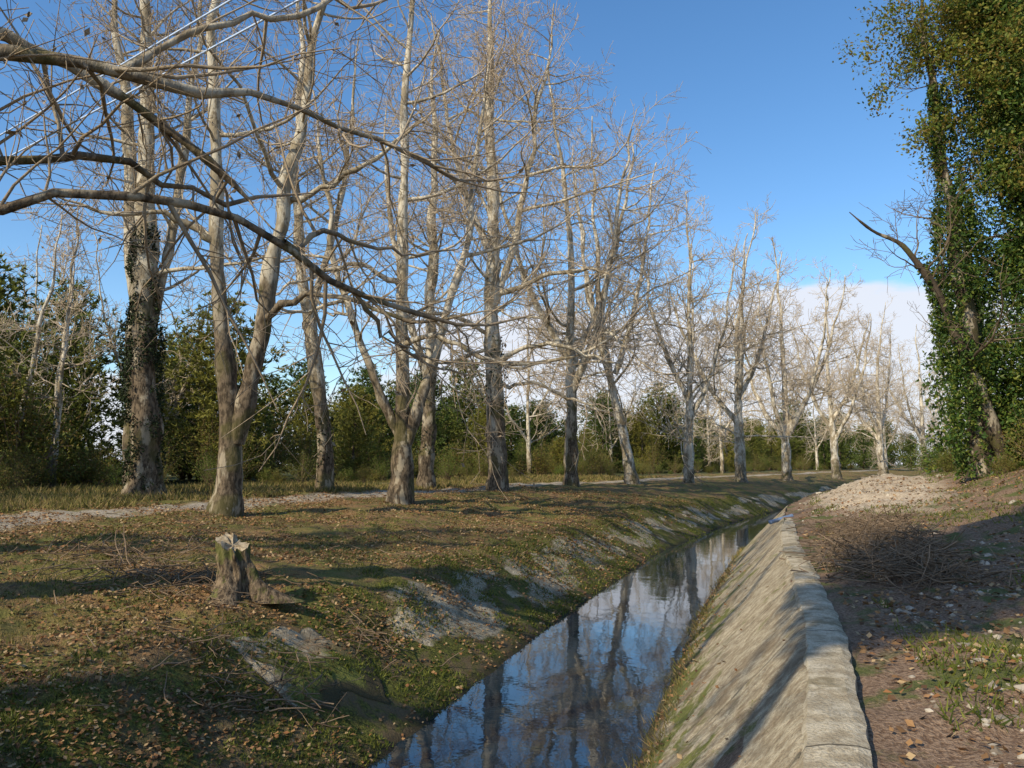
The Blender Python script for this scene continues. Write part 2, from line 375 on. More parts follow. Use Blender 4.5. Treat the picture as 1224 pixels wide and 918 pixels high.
for (tx,ty,sd_) in ((-14.6,-3.3,12),(-17.5,5.,13),(-25,13.5,14)):
    z0=gz(tx,ty)
    bare_tree('plane_tree',[([(tx,ty,z0),(tx+.1,ty,4),(tx-.2,ty+.3,9),(tx,ty+.3,19)],[.42,.33,.23,.05]),([(tx,ty,3),(tx+1.4,ty+.5,7),(tx+2.1,ty+.7,12),(tx+2.6,ty+1.3,17)],[.25,.19,.13,.04])],sd_,BARK,L1=6,rmin=.013,extra4=0,dens=.62,balls=0)
z0=gz(-12.5,27)
bare_tree('plane_tree',[([(-12.5,27,z0),(-12.6,27,1.5),(-12.8,27,4.5),(-12.9,27.1,8),(-13.1,27.2,10.5),(-13.6,27.4,17),(-13.8,27.5,23)],[.50,.45,.39,.32,.27,.16,.04]),
   ([(-12.9,27.2,3.8),(-12.2,27.6,8),(-12.0,28,13),(-11.4,28,20)],[.2,.16,.12,.03])],21,BARKLEFT,L1=6.5,l1start=.28,dens=.75)
z0=gz(-13.4,28.2)
bare_tree('plane_tree',[([(-13.4,28.2,z0),(-13.6,28.2,3),(-13.9,28.3,8),(-14.1,28.3,11),(-15.1,28.5,16),(-15.8,28.6,22)],[.36,.31,.27,.22,.14,.03])],22,BARKLEFT,L1=5.5,l1start=.3,dens=.75)
z0=gz(-7.9,21.8)
bare_tree('plane_tree',[([(-7.9,21.8,z0),(-7.75,21.8,-.2),(-7.6,21.8,1.04),(-8.1,21.7,2.7),(-8.3,21.6,6),(-8.37,21.6,9.7),(-8.7,21.5,13.6),(-9.0,21.5,20.5)],[.40,.35,.30,.24,.20,.16,.12,.03]),
   ([(-7.65,21.8,.6),(-7.45,21.8,1.5),(-7.16,21.8,2.5),(-6.8,21.9,6),(-6.3,22,9),(-5.8,22.1,12),(-5.2,22.3,19)],[.27,.26,.24,.2,.16,.12,.03])],23,BARKLEFT,L1=6.5,l1start=.33,dens=.8,
  limbs=[([(-7.0,21.8,4.0),(-6.3,21.2,4.4),(-5.2,20.6,4.5),(-4.0,20.2,4.3),(-2.8,20,3.6),(-1.6,19.8,3.7),(-.2,19.6,3.9)],[.12,.1,.085,.07,.05,.035,.015]),
         ([(-6.6,22,7.4),(-5.2,21.6,7.9),(-3.7,21.2,8.6),(-2.2,21,9.8)],[.11,.08,.06,.02]),
         ([(-8.3,21.6,6.2),(-9.6,21,6.9),(-11,20.4,6.6),(-12.4,20,7.2)],[.1,.08,.05,.02])])
z0=gz(-7.8,33)
bare_tree('plane_tree',[([(-7.8,33,z0),(-7.85,33,1.3),(-8.2,33,3.7),(-9.0,33,8),(-9.4,33,12.8),(-9.3,33,18),(-9.6,33,23)],[.36,.31,.28,.24,.19,.12,.03]),
   ([(-8.6,33,6),(-7.9,33.2,9),(-7.2,33.4,13),(-6.9,33.4,19)],[.15,.13,.1,.03])],24,BARK,L1=6,l1start=.32,dens=.72)
z0=gz(-4.04,28.6)
bare_tree('plane_tree',[([(-4.04,28.6,z0),(-3.95,28.6,0),(-3.85,28.6,1.07),(-4.2,28.6,4.76),(-4.1,28.6,7.9),(-4.0,28.6,12.75),(-3.9,28.6,17.8),(-3.7,28.6,24)],[.42,.36,.31,.23,.2,.15,.11,.03]),
   ([(-3.85,28.6,.7),(-3.5,28.6,1.9),(-2.8,28.6,3.8),(-2.08,28.7,6.6),(-1.63,28.8,9.5),(-.8,29,16)],[.25,.22,.18,.14,.11,.03]),
   ([(-3.95,28.6,.8),(-4.57,28.5,2),(-5.6,28.3,4.76),(-6.6,28.2,7.9),(-7.4,28,14)],[.2,.18,.14,.11,.03])],25,BARK,L1=7,l1start=.26,dens=.78,
   limbs=[([(-4.2,28.6,4.2),(-2.9,27.6,4.6),(-1.4,26.8,3.9),(0,26.2,3.2),(1.2,26,3.4)],[.12,.09,.07,.05,.02]),
          ([(-4.1,28.6,6.5),(-5.4,27.6,7.2),(-7,26.9,6.6),(-8.4,26.4,5.6)],[.11,.09,.06,.02])])
z0=gz(-4.3,40)
bare_tree('plane_tree',[([(-4.3,40,z0),(-4.25,40,4),(-4.1,40,10),(-4.2,40,17),(-4.2,40,23)],[.40,.34,.27,.15,.04]),
   ([(-4.25,40,4),(-5.6,40,8.5),(-6.5,40.5,13),(-7,41,19)],[.22,.17,.12,.03])],26,BARK,L1=6.5,l1start=.25,dens=.7,extra4=1)
z0=gz(-.72,40)
bare_tree('plane_tree',[([(-.72,40,z0),(-.8,40,2),(-.94,40,6.65),(-.97,40,13.3),(-1.3,40,20),(-1.2,40,28.5)],[.52,.46,.40,.31,.2,.04]),
   ([(-.95,40,8),(.3,39.6,12),(1.2,39.4,17),(2.2,39.2,24)],[.2,.16,.12,.03]),
   ([(-.95,40,10.5),(-2.4,40.3,14),(-3.4,40.4,18),(-4.2,40.4,24)],[.18,.15,.11,.03])],27,BARK,L1=8.5,l1start=.2,dens=.84,rmin=.011,extra4=1.,
   limbs=[([(-.9,40,5.2),(.9,39.2,6.0),(2.6,38.5,5.9),(4.4,38,5.0),(6,37.6,4.8)],[.16,.12,.09,.06,.02]),([(-.9,40,6.4),(-2.6,39.2,7.4),(-4.4,38.6,7.5),(-6.2,38,6.7)],[.15,.11,.08,.03]),
          ([(-.9,40,3.9),(1.2,39.5,4.1),(3.2,39,3.2),(4.6,38.6,2.8)],[.12,.09,.06,.02]),([(-.9,40,8.5),(1.6,39,9.6),(4,38.2,9.7),(6.2,37.6,8.6)],[.15,.11,.07,.02])])
def multi(x,y,seed,h,r,forkz,spread,n,lean=0):
    rng=np.random.default_rng(seed+500); z0=gz(x,y); st=[]
    st.append(([(x,y,z0),(x+lean*.3,y,forkz*.6),(x+lean*.7,y,forkz+1.5),(x+lean*1.1,y,h*.55),(x+lean*1.3+rng.normal()*.8,y,h)],[r,r*.85,r*.6,r*.36,.04]))
    for i in range(n):
        a=rng.uniform(0,6.28) if i>1 else (math.pi*i+rng.normal()*.4)
        s=spread*rng.uniform(.7,1.2); bx=x+lean*.5; fz=forkz*rng.uniform(.7,1.5)
        st.append(([(bx,y,fz),(bx+math.cos(a)*s*.4,y+math.sin(a)*s*.4,fz+h*.14),(bx+math.cos(a)*s*.75,y+math.sin(a)*s*.75,fz+h*.36),(bx+math.cos(a)*s,y+math.sin(a)*s,h*rng.uniform(.75,.92))],[r*.5,r*.4,r*.26,.04]))
    return st
def mt_tree(x,y,seed,h,r,fz,sp,n,lean=0,mat=BARKFAR,**kw):
    return bare_tree('plane_tree',multi(x,y,seed,h,r,fz,sp,n,lean),seed,mat,**kw)
far=dict(rmin=.015,extra4=.9,dens=.72,balls=40,l1start=.13,droop=.6)
mt_tree(3.6,48,31,26,.46,4.5,5,3,.1,L1=8,mat=BARK,rmin=.012,l1start=.14,dens=.70,extra4=.8)
mt_tree(8.35,55,32,25,.42,4.5,4.5,3,-2.2,L1=7.5,mat=BARKFAR,rmin=.013,l1start=.15,dens=.70,extra4=.8)
mt_tree(13.8,62,33,22,.42,4,5,3,.3,L1=7,**far)
mt_tree(20.2,70,34,23,.5,4,5.5,3,0,L1=7,**far)
mt_tree(28.5,82,35,24,.55,3,7.5,4,0,L1=7,**far)
mt_tree(41,100,36,24,.55,4,6.5,3,-.5,L1=7.5,**far)
mt_tree(56,120,37,25,.6,4,7,3,0,L1=7.5,**far)
mt_tree(73,140,38,25,.6,4,7,3,0,L1=7.5,**far)
grove=empty('distant_bare_trees')
farm=[bare_tree('t',multi(0,0,60+i,21,.28,3.5,5,2,.4*(i-1)),60+i,BARKFAR,L1=6.5,rmin=.018,extra4=.6,dens=.7,balls=0,as_mesh=True,l1start=.15,droop=.6) for i in range(3)]
gl=[(-20,44,.7),(-32,52,.8),(1.5,66,.8),(12,95,.8),(26,98,.9),(30,120,1),(58,150,1.),(88,160,1.05),(100,180,1.1),(64,135,.9)]
for i,(x,y,s) in enumerate(gl):
    addobj('bare_tree_part',farm[i%3],None,grove,(x,y,-.2+1.6*(s-1)),i*2.1,s)
def slim(x,y,seed,h,lean,r):
    z0=gz(x,y)
    bare_tree('young_poplar',[([(x,y,z0),(x+lean*.4,y,h*.35),(x+lean*.8,y,h*.7),(x+lean,y,h)],[r,r*.75,r*.45,.02])],seed,BARKFAR,L1=3.2,rmin=.009,l1start=.35,extra4=1.5,balls=60)
slim(-20.4,32.,71,10.5,1.6,.14); slim(-19.3,33,72,11.5,.6,.13); slim(-18.9,32.6,73,9.5,.3,.11)

# ------------------------------------------------------------ ivy on left trunks
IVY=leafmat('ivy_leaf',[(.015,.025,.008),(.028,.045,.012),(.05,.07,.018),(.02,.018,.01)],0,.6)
rng=np.random.default_rng(5)
def ivy_trunk(name,segs,n,size=.11,mat=IVY):
    C=[]
    for (a,b,ra,rb,w) in segs:
        k=int(n*w); t=rng.uniform(0,1,k); a=np.array(a);b=np.array(b)
        p=a+(b-a)*t[:,None]; r=ra+(rb-ra)*t; th=rng.uniform(0,6.283,k)
        lump=.6+.8*fbm(t*7+a[0],th*1.1,7,3)
        keep=fbm(t*6+a[1],th*.9,17,3)>.38
        r=r*lump*rng.uniform(.75,1.05,k)
        p=p+np.stack([np.cos(th)*r,np.sin(th)*r,rng.normal(0,.05,k)],-1)
        C.append(p[keep])
    C=np.concatenate(C); V,F=leaves(rng,C,np.full(len(C),size)); me=mkmesh(name,V,F,smooth=False)
    return addobj(name,me,mat)
ivy_trunk('ivy_growth',[((-12.55,27,-.9),(-12.8,27,4.8),.64,.62,1.),((-12.8,27,4.8),(-13,27.1,8.4),.52,.44,.6),((-13.5,28.2,1.5),(-13.8,28.2,5.5),.52,.44,.5)],9500,.09)
ivy_trunk('ivy_growth',[((-.75,40,2.5),(-.9,40,6.5),.58,.5,1.)],700,.12)
ivy_trunk('ivy_growth',[((-4.3,40,.5),(-4.2,40,6),.5,.42,1.)],700,.12)
ivy_trunk('ivy_growth',[((-7.8,33,-1),(-7.9,33,2.2),.42,.4,1.)],700,.1)

# ------------------------------------------------------------ right ivy trees
IVYR=leafmat('ivy_leaf_bright',[(.04,.08,.016),(.065,.12,.022),(.11,.17,.028),(.20,.215,.038),(.045,.08,.018)],.3,.4)  # brighter, yellower leaf colours for the right-hand ivy
YEL=leafmat('autumn_leaf',[(.09,.135,.022),(.16,.19,.03),(.27,.25,.042),(.20,.14,.03)],.4,.5)
def ivytree(name,cols,stems,seed,ln,sz=.13,clumps=(),yel=()):
    rng=np.random.default_rng(seed); par=empty(name)
    o=bare_tree('trunk_and_branches',stems,seed,BARKDK,L1=4.,rmin=.008,l1start=.3,dens=.7,extra4=1.5,balls=0); o.parent=par
    C=[]
    for (a,b,ra,rb,w) in cols:
        k=int(ln*w); t=rng.uniform(0,1,k); a=np.array(a,float);b=np.array(b,float)
        p=a+(b-a)*t[:,None]; r=ra+(rb-ra)*t; th=rng.uniform(0,6.283,k); H=np.linalg.norm(b-a)
        lump=.25+1.5*fbm(t*H*.8+a[0],np.cos(th)*1.5+th*.2,7,5)
        keep=fbm(t*H*1.1+3,th*1.3,27,3)>.33
        r=r*lump*rng.uniform(.5,1.1,k)**.6
        p=p+np.stack([np.cos(th)*r,np.sin(th)*r,rng.normal(0,.12,k)-.15*r],-1); C.append(p[keep])
    for (c,rr,k) in clumps:
        sub=np.array(c)+nz(rng.normal(size=(26,3)))*rng.uniform(.3,1,(26,1))*np.array(rr)
        q=sub[rng.integers(0,26,k)]+rng.normal(size=(k,3))*np.array(rr)*.15; C.append(q)
    C=np.concatenate(C); V,F=leaves(rng,C,np.full(len(C),sz)); me=mkmesh('ivy_leaves',V,F,smooth=False); addobj('ivy_leaves',me,IVYR,par)
    C=[]
    for (c,rr,k) in yel:
        sub=np.array(c)+nz(rng.normal(size=(55,3)))*rng.uniform(.2,1.15,(55,1))*np.array(rr)
        q=sub[rng.integers(0,55,k)]+rng.normal(size=(k,3))*np.array([.26,.26,.2]); C.append(q)
    if C:
        C=np.concatenate(C); V,F=leaves(rng,C,np.full(len(C),.11)); me=mkmesh('leaves',V,F,smooth=False); addobj('leaves',me,YEL,par)
    return par
ivytree('ivy_covered_tree',[((14.9,25,-.3),(14.6,25,3.5),.8,.7,1.),((14.6,25,3.2),(14.4,25,8.6),.95,.6,1.5),((14.4,25,8.6),(14.1,25,12.5),.5,.3,.5)],
  [([(14.9,25,-.4),(14.7,25,3),(14.4,25,8),(14,25,12),(13.7,25,16)],[.33,.27,.19,.12,.04])],81,7000,.11,
  yel=[((13.5,25,13.8),(2.3,1.6,1.7),4300),((14.3,25,10.8),(1.4,1.3,1.6),2300)])
ivytree('ivy_covered_tree',[((15.4,24.6,-.2),(14.0,24.6,4.2),.6,.4,1.),((14.0,24.6,4.2),(13.1,24.6,6.6),.4,.2,.4)],
  [([(15.5,24.6,-.3),(14.7,24.6,2.2),(14.0,24.6,4.4),(13.2,24.6,6.1),(12.4,24.6,7.1),(11.4,24.5,7.5),(10.9,24.4,7.9)],[.24,.19,.15,.11,.075,.04,.015])],82,2400,.11)
ivytree('ivy_covered_tree',[((17.2,25,-.2),(17.0,25,13),1.9,1.8,1.),((17.0,25,12),(16.7,25,17),1.9,1.3,.6),((16.2,24.4,-.2),(16.3,24.4,3),1.2,.8,.25)],
  [([(17.2,25,-.2),(17,25,8),(16.6,25,18)],[.5,.35,.06])],83,30000,.12,
  clumps=[((15.9,24.3,11.5),(1.3,1.2,1.8),6500),((16.1,24.2,6.8),(1.1,1.0,1.7),4500),((16.3,24.1,3.4),(1.1,1,1.3),3500),((15.8,24.2,9.2),(1.,.9,1.1),3500),((16.2,24.3,14.6),(1.6,1.3,1.4),5000)],
  yel=[((15.3,24.5,14.4),(2.5,1.8,2.0),9000),((15.9,24,12.2),(1.8,1.5,1.8),5500),((16.4,23.9,9),(1.5,1,2),4500)])
ivytree('ivy_covered_tree',[((19.8,26,0),(19.5,26,15),2.4,2.2,1.)],[([(19.8,26,.3),(19.5,26,8),(19.5,26,18)],[.5,.35,.06])],84,14000,.17)
ivytree('ivy_covered_tree',[((21,35,0),(21,35,9),2.2,1.6,1.)],[([(21,35,0),(21,35,6),(20.5,35,13)],[.4,.3,.05])],85,8000,.18)

# ------------------------------------------------------------ unseen shade trees added behind the camera
NEED=leafmat('pine_needles',[(.075,.115,.025),(.11,.16,.032),(.16,.195,.04),(.08,.12,.028)],.3,.6,True,(.27,.235,.045))
def shade_tree(name,x,y,c,cr,n,seed,ns=70):
    rng=np.random.default_rng(seed); c=np.array(c,float)
    par=empty(name); z0=gz(x,y)
    o=bare_tree('trunk',[([(x,y,z0),(x+.1,y,c[2]*.4),(c[0],c[1],c[2]+cr[2]*.7)],[.3,.25,.06])],seed,BARKDK,L1=1.8,l1start=.6,rmin=.02,dens=.6,extra4=0,balls=0); o.parent=par
    sub=c+nz(rng.normal(size=(ns,3)))*rng.uniform(.3,1,(ns,1))*np.array(cr)
    C=sub[rng.integers(0,ns,n)]+rng.normal(size=(n,3))*.32
    V,F=leaves(rng,C,np.full(len(C),.26),aspect=.5); addobj('crown',mkmesh('crown',V,F,smooth=False),NEED,par)
shade_tree('tall_shade_tree',-9.7,-5.0,(-9.1,-4.7,16.0),(1.6,1.6,5.2),34000,91,150)  # added out of view, tall crown shaped to throw shade on right bank
shade_tree('low_shade_tree',-18.5,-5.5,(-17.,-5.5,8.0),(2.6,2.6,2.0),10000,92)  # added out of view, its crown darkens the left foreground with shadow

# ------------------------------------------------------------ pine woodland and shrubs
def pine(seed,H):
    rng=np.random.default_rng(seed)
    P,R,_=resample([(0,0,-.3),(rng.normal()*.1,0,H*.5),(rng.normal()*.2,0,H)],[.14,.09,.02],12)
    tv,tf,ta=tubes(P[None],R[None],6)
    C=[];D=[];BP=[];BR=[]
    z=H*.05
    while z<H*.99:
        nb=rng.integers(5,8); a0=rng.uniform(0,6.28)
        for b in range(nb):
            a=a0+b*6.283/nb+rng.normal()*.25
            prof=math.sin(min(1,(1-z/H)*1.15+.08)*math.pi*.62)
            L=(.30*H*prof)*rng.uniform(.5,1.2)+.15
            upz=.2+.6*(z/H)+rng.normal()*.1
            d=np.array([math.cos(a),math.sin(a),upz]); d/=np.linalg.norm(d)
            k=max(3,int(L/.17)); s=np.linspace(.25,1,k)
            pts=np.array([0,0,z])+d*(s*L)[:,None]; pts[:,2]+=.15*L*s**2
            pts=pts+rng.normal(size=pts.shape)*.13
            C.append(np.repeat(pts,8,0)); D.append(np.repeat(np.repeat(d[None],k,0),8,0))
            BP.append(np.stack([[0,0,z],np.array([0,0,z])+d*L*.5,np.array([0,0,z+.12*L])+d*L])); BR.append([.025,.018,.006])
        z+=rng.uniform(.3,.5)
    C=np.concatenate(C);D=np.concatenate(D); n=len(C)
    d=nz(D*.5+rng.normal(size=(n,3))*.7+np.array([0,0,.25])); l=rng.uniform(.16,.34,n)[:,None]
    s=nz(np.cross(d,rng.normal(size=(n,3))))*rng.uniform(.03,.06,n)[:,None]
    V=np.stack([C-s,C+s,C+d*l],1).reshape(-1,3); F=np.arange(n*3).reshape(-1,3)
    bv,bf,ba=tubes(np.array(BP),np.array(BR),3)
    allv=np.concatenate([tv,bv,V]); nt=len(tf)+len(bf)
    me=mkmesh('pine',allv,[np.concatenate([tf,bf+len(tv)]),F+len(tv)+len(bv)],{'rad':np.full(len(allv),.2)},False,np.concatenate([np.zeros(nt),np.ones(len(F))]))
    me.materials.append(BARKDK); me.materials.append(NEED); return me
SHR=leafmat('shrub_leaf',[(.10,.12,.025),(.16,.175,.035),(.24,.21,.045),(.20,.13,.04)],.35,.6,True,(.13,.18,.03))
TWIG=M('twig_brown'); TWIGM=TWIG.fin(TWIG.mix(TWIG.rnd(),(.11,.075,.045),(.27,.19,.12)),.9)
def shrub(seed,H,W,nl=3000,sz=.11):
    rng=np.random.default_rng(seed)
    n=46; a=rng.uniform(0,6.28,n); r=rng.uniform(.1,1,n)*W; hh=H*rng.uniform(.35,1,n)*(1-.4*(r/W)**2)
    s=np.linspace(0,1,6)[None,:,None]
    tip=np.stack([np.cos(a)*r,np.sin(a)*r,hh],-1)
    P=np.concatenate([np.zeros((n,1,1))+s*tip[:,None,:2],(s**.7)*tip[:,None,2:]],-1)+rng.normal(size=(n,6,3))*.07*s
    tv,tf,_=tubes(P,np.broadcast_to(np.linspace(.025,.006,6),(n,6)).copy(),3)
    k=rng.integers(0,n,nl); t=rng.uniform(.3,1,nl)**.7; q=t*5; i=np.minimum(q.astype(int),4); w=(q-i)[:,None]
    C=P[k,i]*(1-w)+P[k,i+1]*w+rng.normal(size=(nl,3))*.18*H/3
    V,F=leaves(rng,C,np.full(nl,sz))
    me=mkmesh('shrub',np.concatenate([tv,V]),np.concatenate([tf,F+len(tv)]),None,False,np.concatenate([np.zeros(len(tf)),np.ones(len(F))]))
    me.materials.append(TWIGM); me.materials.append(SHR); return me
pines=[pine(100+i,h) for i,h in enumerate((7.5,8.5,9,6.5,8))]
shrubs=[shrub(200+i,h,w) for i,(h,w) in enumerate(((3,1.8),(4.2,2.4),(2.2,1.6),(5.5,3.)))]
wood=empty('pine_woodland'); thick=empty('shrub_thicket')
rng=np.random.default_rng(7)
for row,(uo,st) in enumerate(((-30,3.0),(-33,2.8),(-37,3.),(-43,3.4),(-52,4.5))):
    y=2.
    while y<215:
        x=float(cx(y))+uo+rng.normal()*1.6
        s=rng.uniform(.5,1.06)*(.9+.11*row)
        if rng.uniform()<.16: s*=1.3
        addobj('pine',pines[rng.integers(5)],None,wood,(x,y+rng.normal(),gz(x,y)),rng.uniform(0,6.28),(s*rng.uniform(.9,1.3),s*rng.uniform(.9,1.3),s))
        if rng.uniform()<.55:
            addobj('shrub',shrubs[(3,1)[rng.integers(2)]],None,thick,(x+rng.normal(),y+1.5,gz(x,y)),rng.uniform(0,6.28),rng.uniform(.8,1.4))
        y+=st*rng.uniform(.6,1.5)*(1+y/130)
for i in range(90):
    k=rng.uniform(.30,.74); y=rng.uniform(165,260); x=k*y
    if abs(x-float(cx(y)))<8: x+=18
    addobj('pine',pines[rng.integers(5)],None,wood,(x,y,gz(x,y)),rng.uniform(0,6.28),rng.uniform(1.1,1.8))
for row,(uo,st,sm) in enumerate(((-21.5,1.7,.38),(-23.5,1.8,.5),(-26,2.2,.75),(-28.5,2.6,.9))):
    y=6.
    while y<190:
        x=float(cx(y))+uo+rng.normal()*.9
        s=sm*rng.uniform(.6,1.25)
        addobj('shrub',shrubs[rng.integers(4)],None,thick,(x,y+rng.normal()*.5,gz(x,y)),rng.uniform(0,6.28),s)
        y+=st*rng.uniform(.6,1.5)*(1+y/90)
for i in range(60):
    y=rng.uniform(45,150); x=float(cx(y))+rng.uniform(9,30)
    addobj('shrub',shrubs[rng.integers(4)],None,thick,(x,y,gz(x,y)),rng.uniform(0,6.28),rng.uniform(.5,1.3))
for i in range(26):
    y=rng.uniform(20,34); x=float(cx(y))+rng.uniform(9.6,15)
    addobj('shrub',shrubs[rng.integers(4)],None,thick,(x,y,gz(x,y)),rng.uniform(0,6.28),rng.uniform(.2,.55))

# ------------------------------------------------------------ grass, litter
rng=np.random.default_rng(33)
def blades(name,n,yr,ur,hr,mat,mask=None,wid=.008):
    y=yr[0]*(yr[1]/yr[0])**rng.uniform(0,1,n); u=rng.uniform(ur[0],ur[1],n); x=cx(y)+u
    k=np.ones(n,bool) if mask is None else mask(x,y,u); x=x[k];y=y[k];u=u[k];n=len(x)
    z=tz(x,y)-.01; B=np.stack([x,y,z],-1)
    sc_=1+y/25.
    h=rng.uniform(hr[0],hr[1],n)*(.5+fbm(x*2,y*2,51))
    d=nz(np.stack([rng.normal(0,.55,n),rng.normal(0,.55,n),np.ones(n)],-1))
    s=nz(np.cross(d,rng.normal(size=(n,3))))*(wid*sc_*rng.uniform(.5,1.2,n))[:,None]
    T=B+d*h[:,None]; T[:,2]-=.15*h
    V=np.stack([B-s,B+s,T],1).reshape(-1,3)
    return addobj(name,mkmesh(name,V,np.arange(n*3).reshape(-1,3),smooth=False),mat)
GR=leafmat('grass_blade',[(.09,.09,.02),(.15,.145,.035),(.26,.21,.065),(.34,.24,.10)],.3,.7)
GRG=leafmat('green_grass',[(.06,.08,.015),(.115,.14,.022),(.19,.195,.035)],.3,.6)
slabzone=lambda x,y,u:((y>9.3)&(y<11.35)&(u>-3.4)&(u<-2.1)&(fbm(x*2.2,y*2.2,59)<.50))
blades('grass',170000,(5,45),(-19,-3.2),(.03,.10),GR,lambda x,y,u:(fbm(x*.9,y*.9,52)>.48)&~((u<-12.4)&(u>-14.6))&~slabzone(x,y,u))
blades('green_grass',50000,(6,45),(-12,-3.5),(.03,.09),GRG,lambda x,y,u:(fbm(x*.55,y*.55,64)>.56)&~slabzone(x,y,u))
blades('bank_grass',85000,(5,55),(-4.2,-1.5),(.03,.10),GRG,lambda x,y,u:(fbm(x*1.1,y*1.1,53)>.48)&~slabzone(x,y,u))
blades('verge_grass',36000,(5,40),(4.2,11),(.04,.18),GRG,lambda x,y,u:(fbm(x*.6,y*.6,54)>.5)&(moundf(u,y)<.3))
blades('waterside_weeds',6000,(6,30),(1.35,1.8),(.06,.28),GR,lambda x,y,u:fbm(y*1.2,y*0,55)>.5)
blades('moss_tufts',22000,(4.5,40),(1.7,3.25),(.015,.045),GRG,lambda x,y,u:fbm(x*.8+5,y*.5,57)>.55)
blades('rough_grass',60000,(14,70),(-24,-15),(.12,.4),GR,lambda x,y,u:(fbm(x*.5,y*.5,56)>.4),.012)
LIT=leafmat('fallen_leaf',[(.11,.06,.03),(.21,.115,.05),(.34,.19,.08),(.27,.12,.045),(.42,.29,.15)],.15,.7)
def litter(name,n,yr,ur,sz,mask=.44):
    y=yr[0]*(yr[1]/yr[0])**rng.uniform(0,1,n); u=rng.uniform(ur[0],ur[1],n); x=cx(y)+u
    k=fbm(x*.8,y*.8,61)+.25*(rng.uniform(0,1,n)-.5)>mask
    x=x[k];y=y[k];n=len(x)
    z=tz(x,y)+rng.uniform(.0,.045,n)
    V,F=leaves(rng,np.stack([x,y,z],-1),sz*(1+y/45),flat=.35,aspect=.9)
    return addobj(name,mkmesh(name,V,F,smooth=False),LIT)
litter('fallen_leaves',125000,(6,45),(-19,-2.6),.036,.45)
litter('fallen_leaves',9500,(5,30),(-3.2,-1.5),.036)
litter('fallen_leaves',16000,(3.4,30),(3.8,11),.045)
n=900; y=rng.uniform(5,25,n); u=1.45+rng.gamma(1.2,.22,n); k=u<3.2; u=u[k]; y=y[k]
V,F=leaves(rng,np.stack([cx(y)+u,y,np.interp(u,_UP[:,0],_UP[:,1])+.1],-1),np.full(len(u),.045),.4,.9); addobj('fallen_leaves',mkmesh('l',V,F,smooth=False),LIT)

bm=bmesh.new(); bmesh.ops.create_icosphere(bm,subdivisions=1,radius=1); IV=np.array([v.co[:] for v in bm.verts]); IF=np.array([[v.index for v in f.verts] for f in bm.faces]); bm.free()
def stones(name,pos,size,mat):
    n=len(pos); s=size[:,None,None]*rng.uniform(.6,1.2,(n,1,3))*np.array([1,1,.6])
    V=pos[:,None,:]+IV[None]*s*(1+.25*rng.normal(size=(n,len(IV),1)))
    F=(IF[None]+(np.arange(n)*len(IV))[:,None,None]).reshape(-1,3)
    return addobj(name,mkmesh(name,V.reshape(-1,3),F,smooth=False),mat)
m=M('stone'); c=m.mix(m.rnd(),(.18,.14,.10),(.50,.43,.33)); STN=m.fin(m.mix(m.ramp(m.noise(20,2),.45,.65,0,.5),c,(.12,.1,.07)),.9)
n=1100; y=3.6*(14/3.6)**rng.uniform(0,1,n); u=3.9+rng.gamma(2.5,.8,n); x=cx(y)+u
stones('rubble',np.stack([x,y,tz(x,y)-.005],-1),rng.gamma(2.,.010,n)+.008,STN)
n=420; y=rng.uniform(4,7,n); x=cx(y)+rng.uniform(5,7.5,n); stones('rubble',np.stack([x,y,tz(x,y)+.01],-1),rng.uniform(.02,.06,n),STN)
n=1500; y=rng.normal(33,7,n); u=rng.normal(6.2,1.7,n); k=(u>3.8); y=y[k];u=u[k]; x=cx(y)+u
stones('gravel_mound',np.stack([x,y,tz(x,y)-.01],-1),rng.gamma(2.,.018,len(x))+.015,STN)
n=500; y=rng.uniform(12,40,n); u=rng.normal(-13.4,.6,n); x=cx(y)+u; stones('path_gravel',np.stack([x,y,tz(x,y)],-1),rng.uniform(.01,.035,n),STN)

def brush(name,cxs,n,L,spread,h):
    n_=n; c=np.array(cxs)[rng.integers(0,len(cxs),n_)]
    x=c[:,0]+rng.normal(0,spread,n_); y=c[:,1]+rng.normal(0,spread*1.5,n_); z=tz(x,y)+rng.uniform(0,h,n_)
    d=nz(np.stack([rng.normal(0,1,n_),rng.normal(0,1,n_),rng.normal(0,.22,n_)],-1)); l=rng.uniform(.3,1,n_)*L
    pts=[np.stack([x,y,z],-1)-d*(l/2)[:,None]]
    for j in range(4):
        d=nz(d+rng.normal(size=d.shape)*.18); pts.append(pts[-1]+d*(l/4)[:,None])
    P=np.stack(pts,1); g=Geo(); r=rng.uniform(.004,.012,n_)
    V,F,a=tubes(P,r[:,None]*np.linspace(1,.4,5)[None],4); g.add(V,F,a)
    return addobj(name,g.mesh(name),TWIGM)
brush('brush_pile',[(5.3,10.8),(5.7,12.6),(6.7,14.5),(7.6,17)],1700,1.1,.42,.26)
brush('brush_pile',[(-5.6,12.4),(-4.6,11.9),(-6.8,13.5)],420,.9,.5,.08)
brush('fallen_twigs',[(-4,14),(-6,18),(-3,20),(-7,11),(-9,16),(3,28),(-1.5,22)],500,.8,1.6,.03)
brush('dry_weeds',[(-2.5,9.6),(-2.2,11.8),(-3.3,9.2)],160,.7,.25,.2)

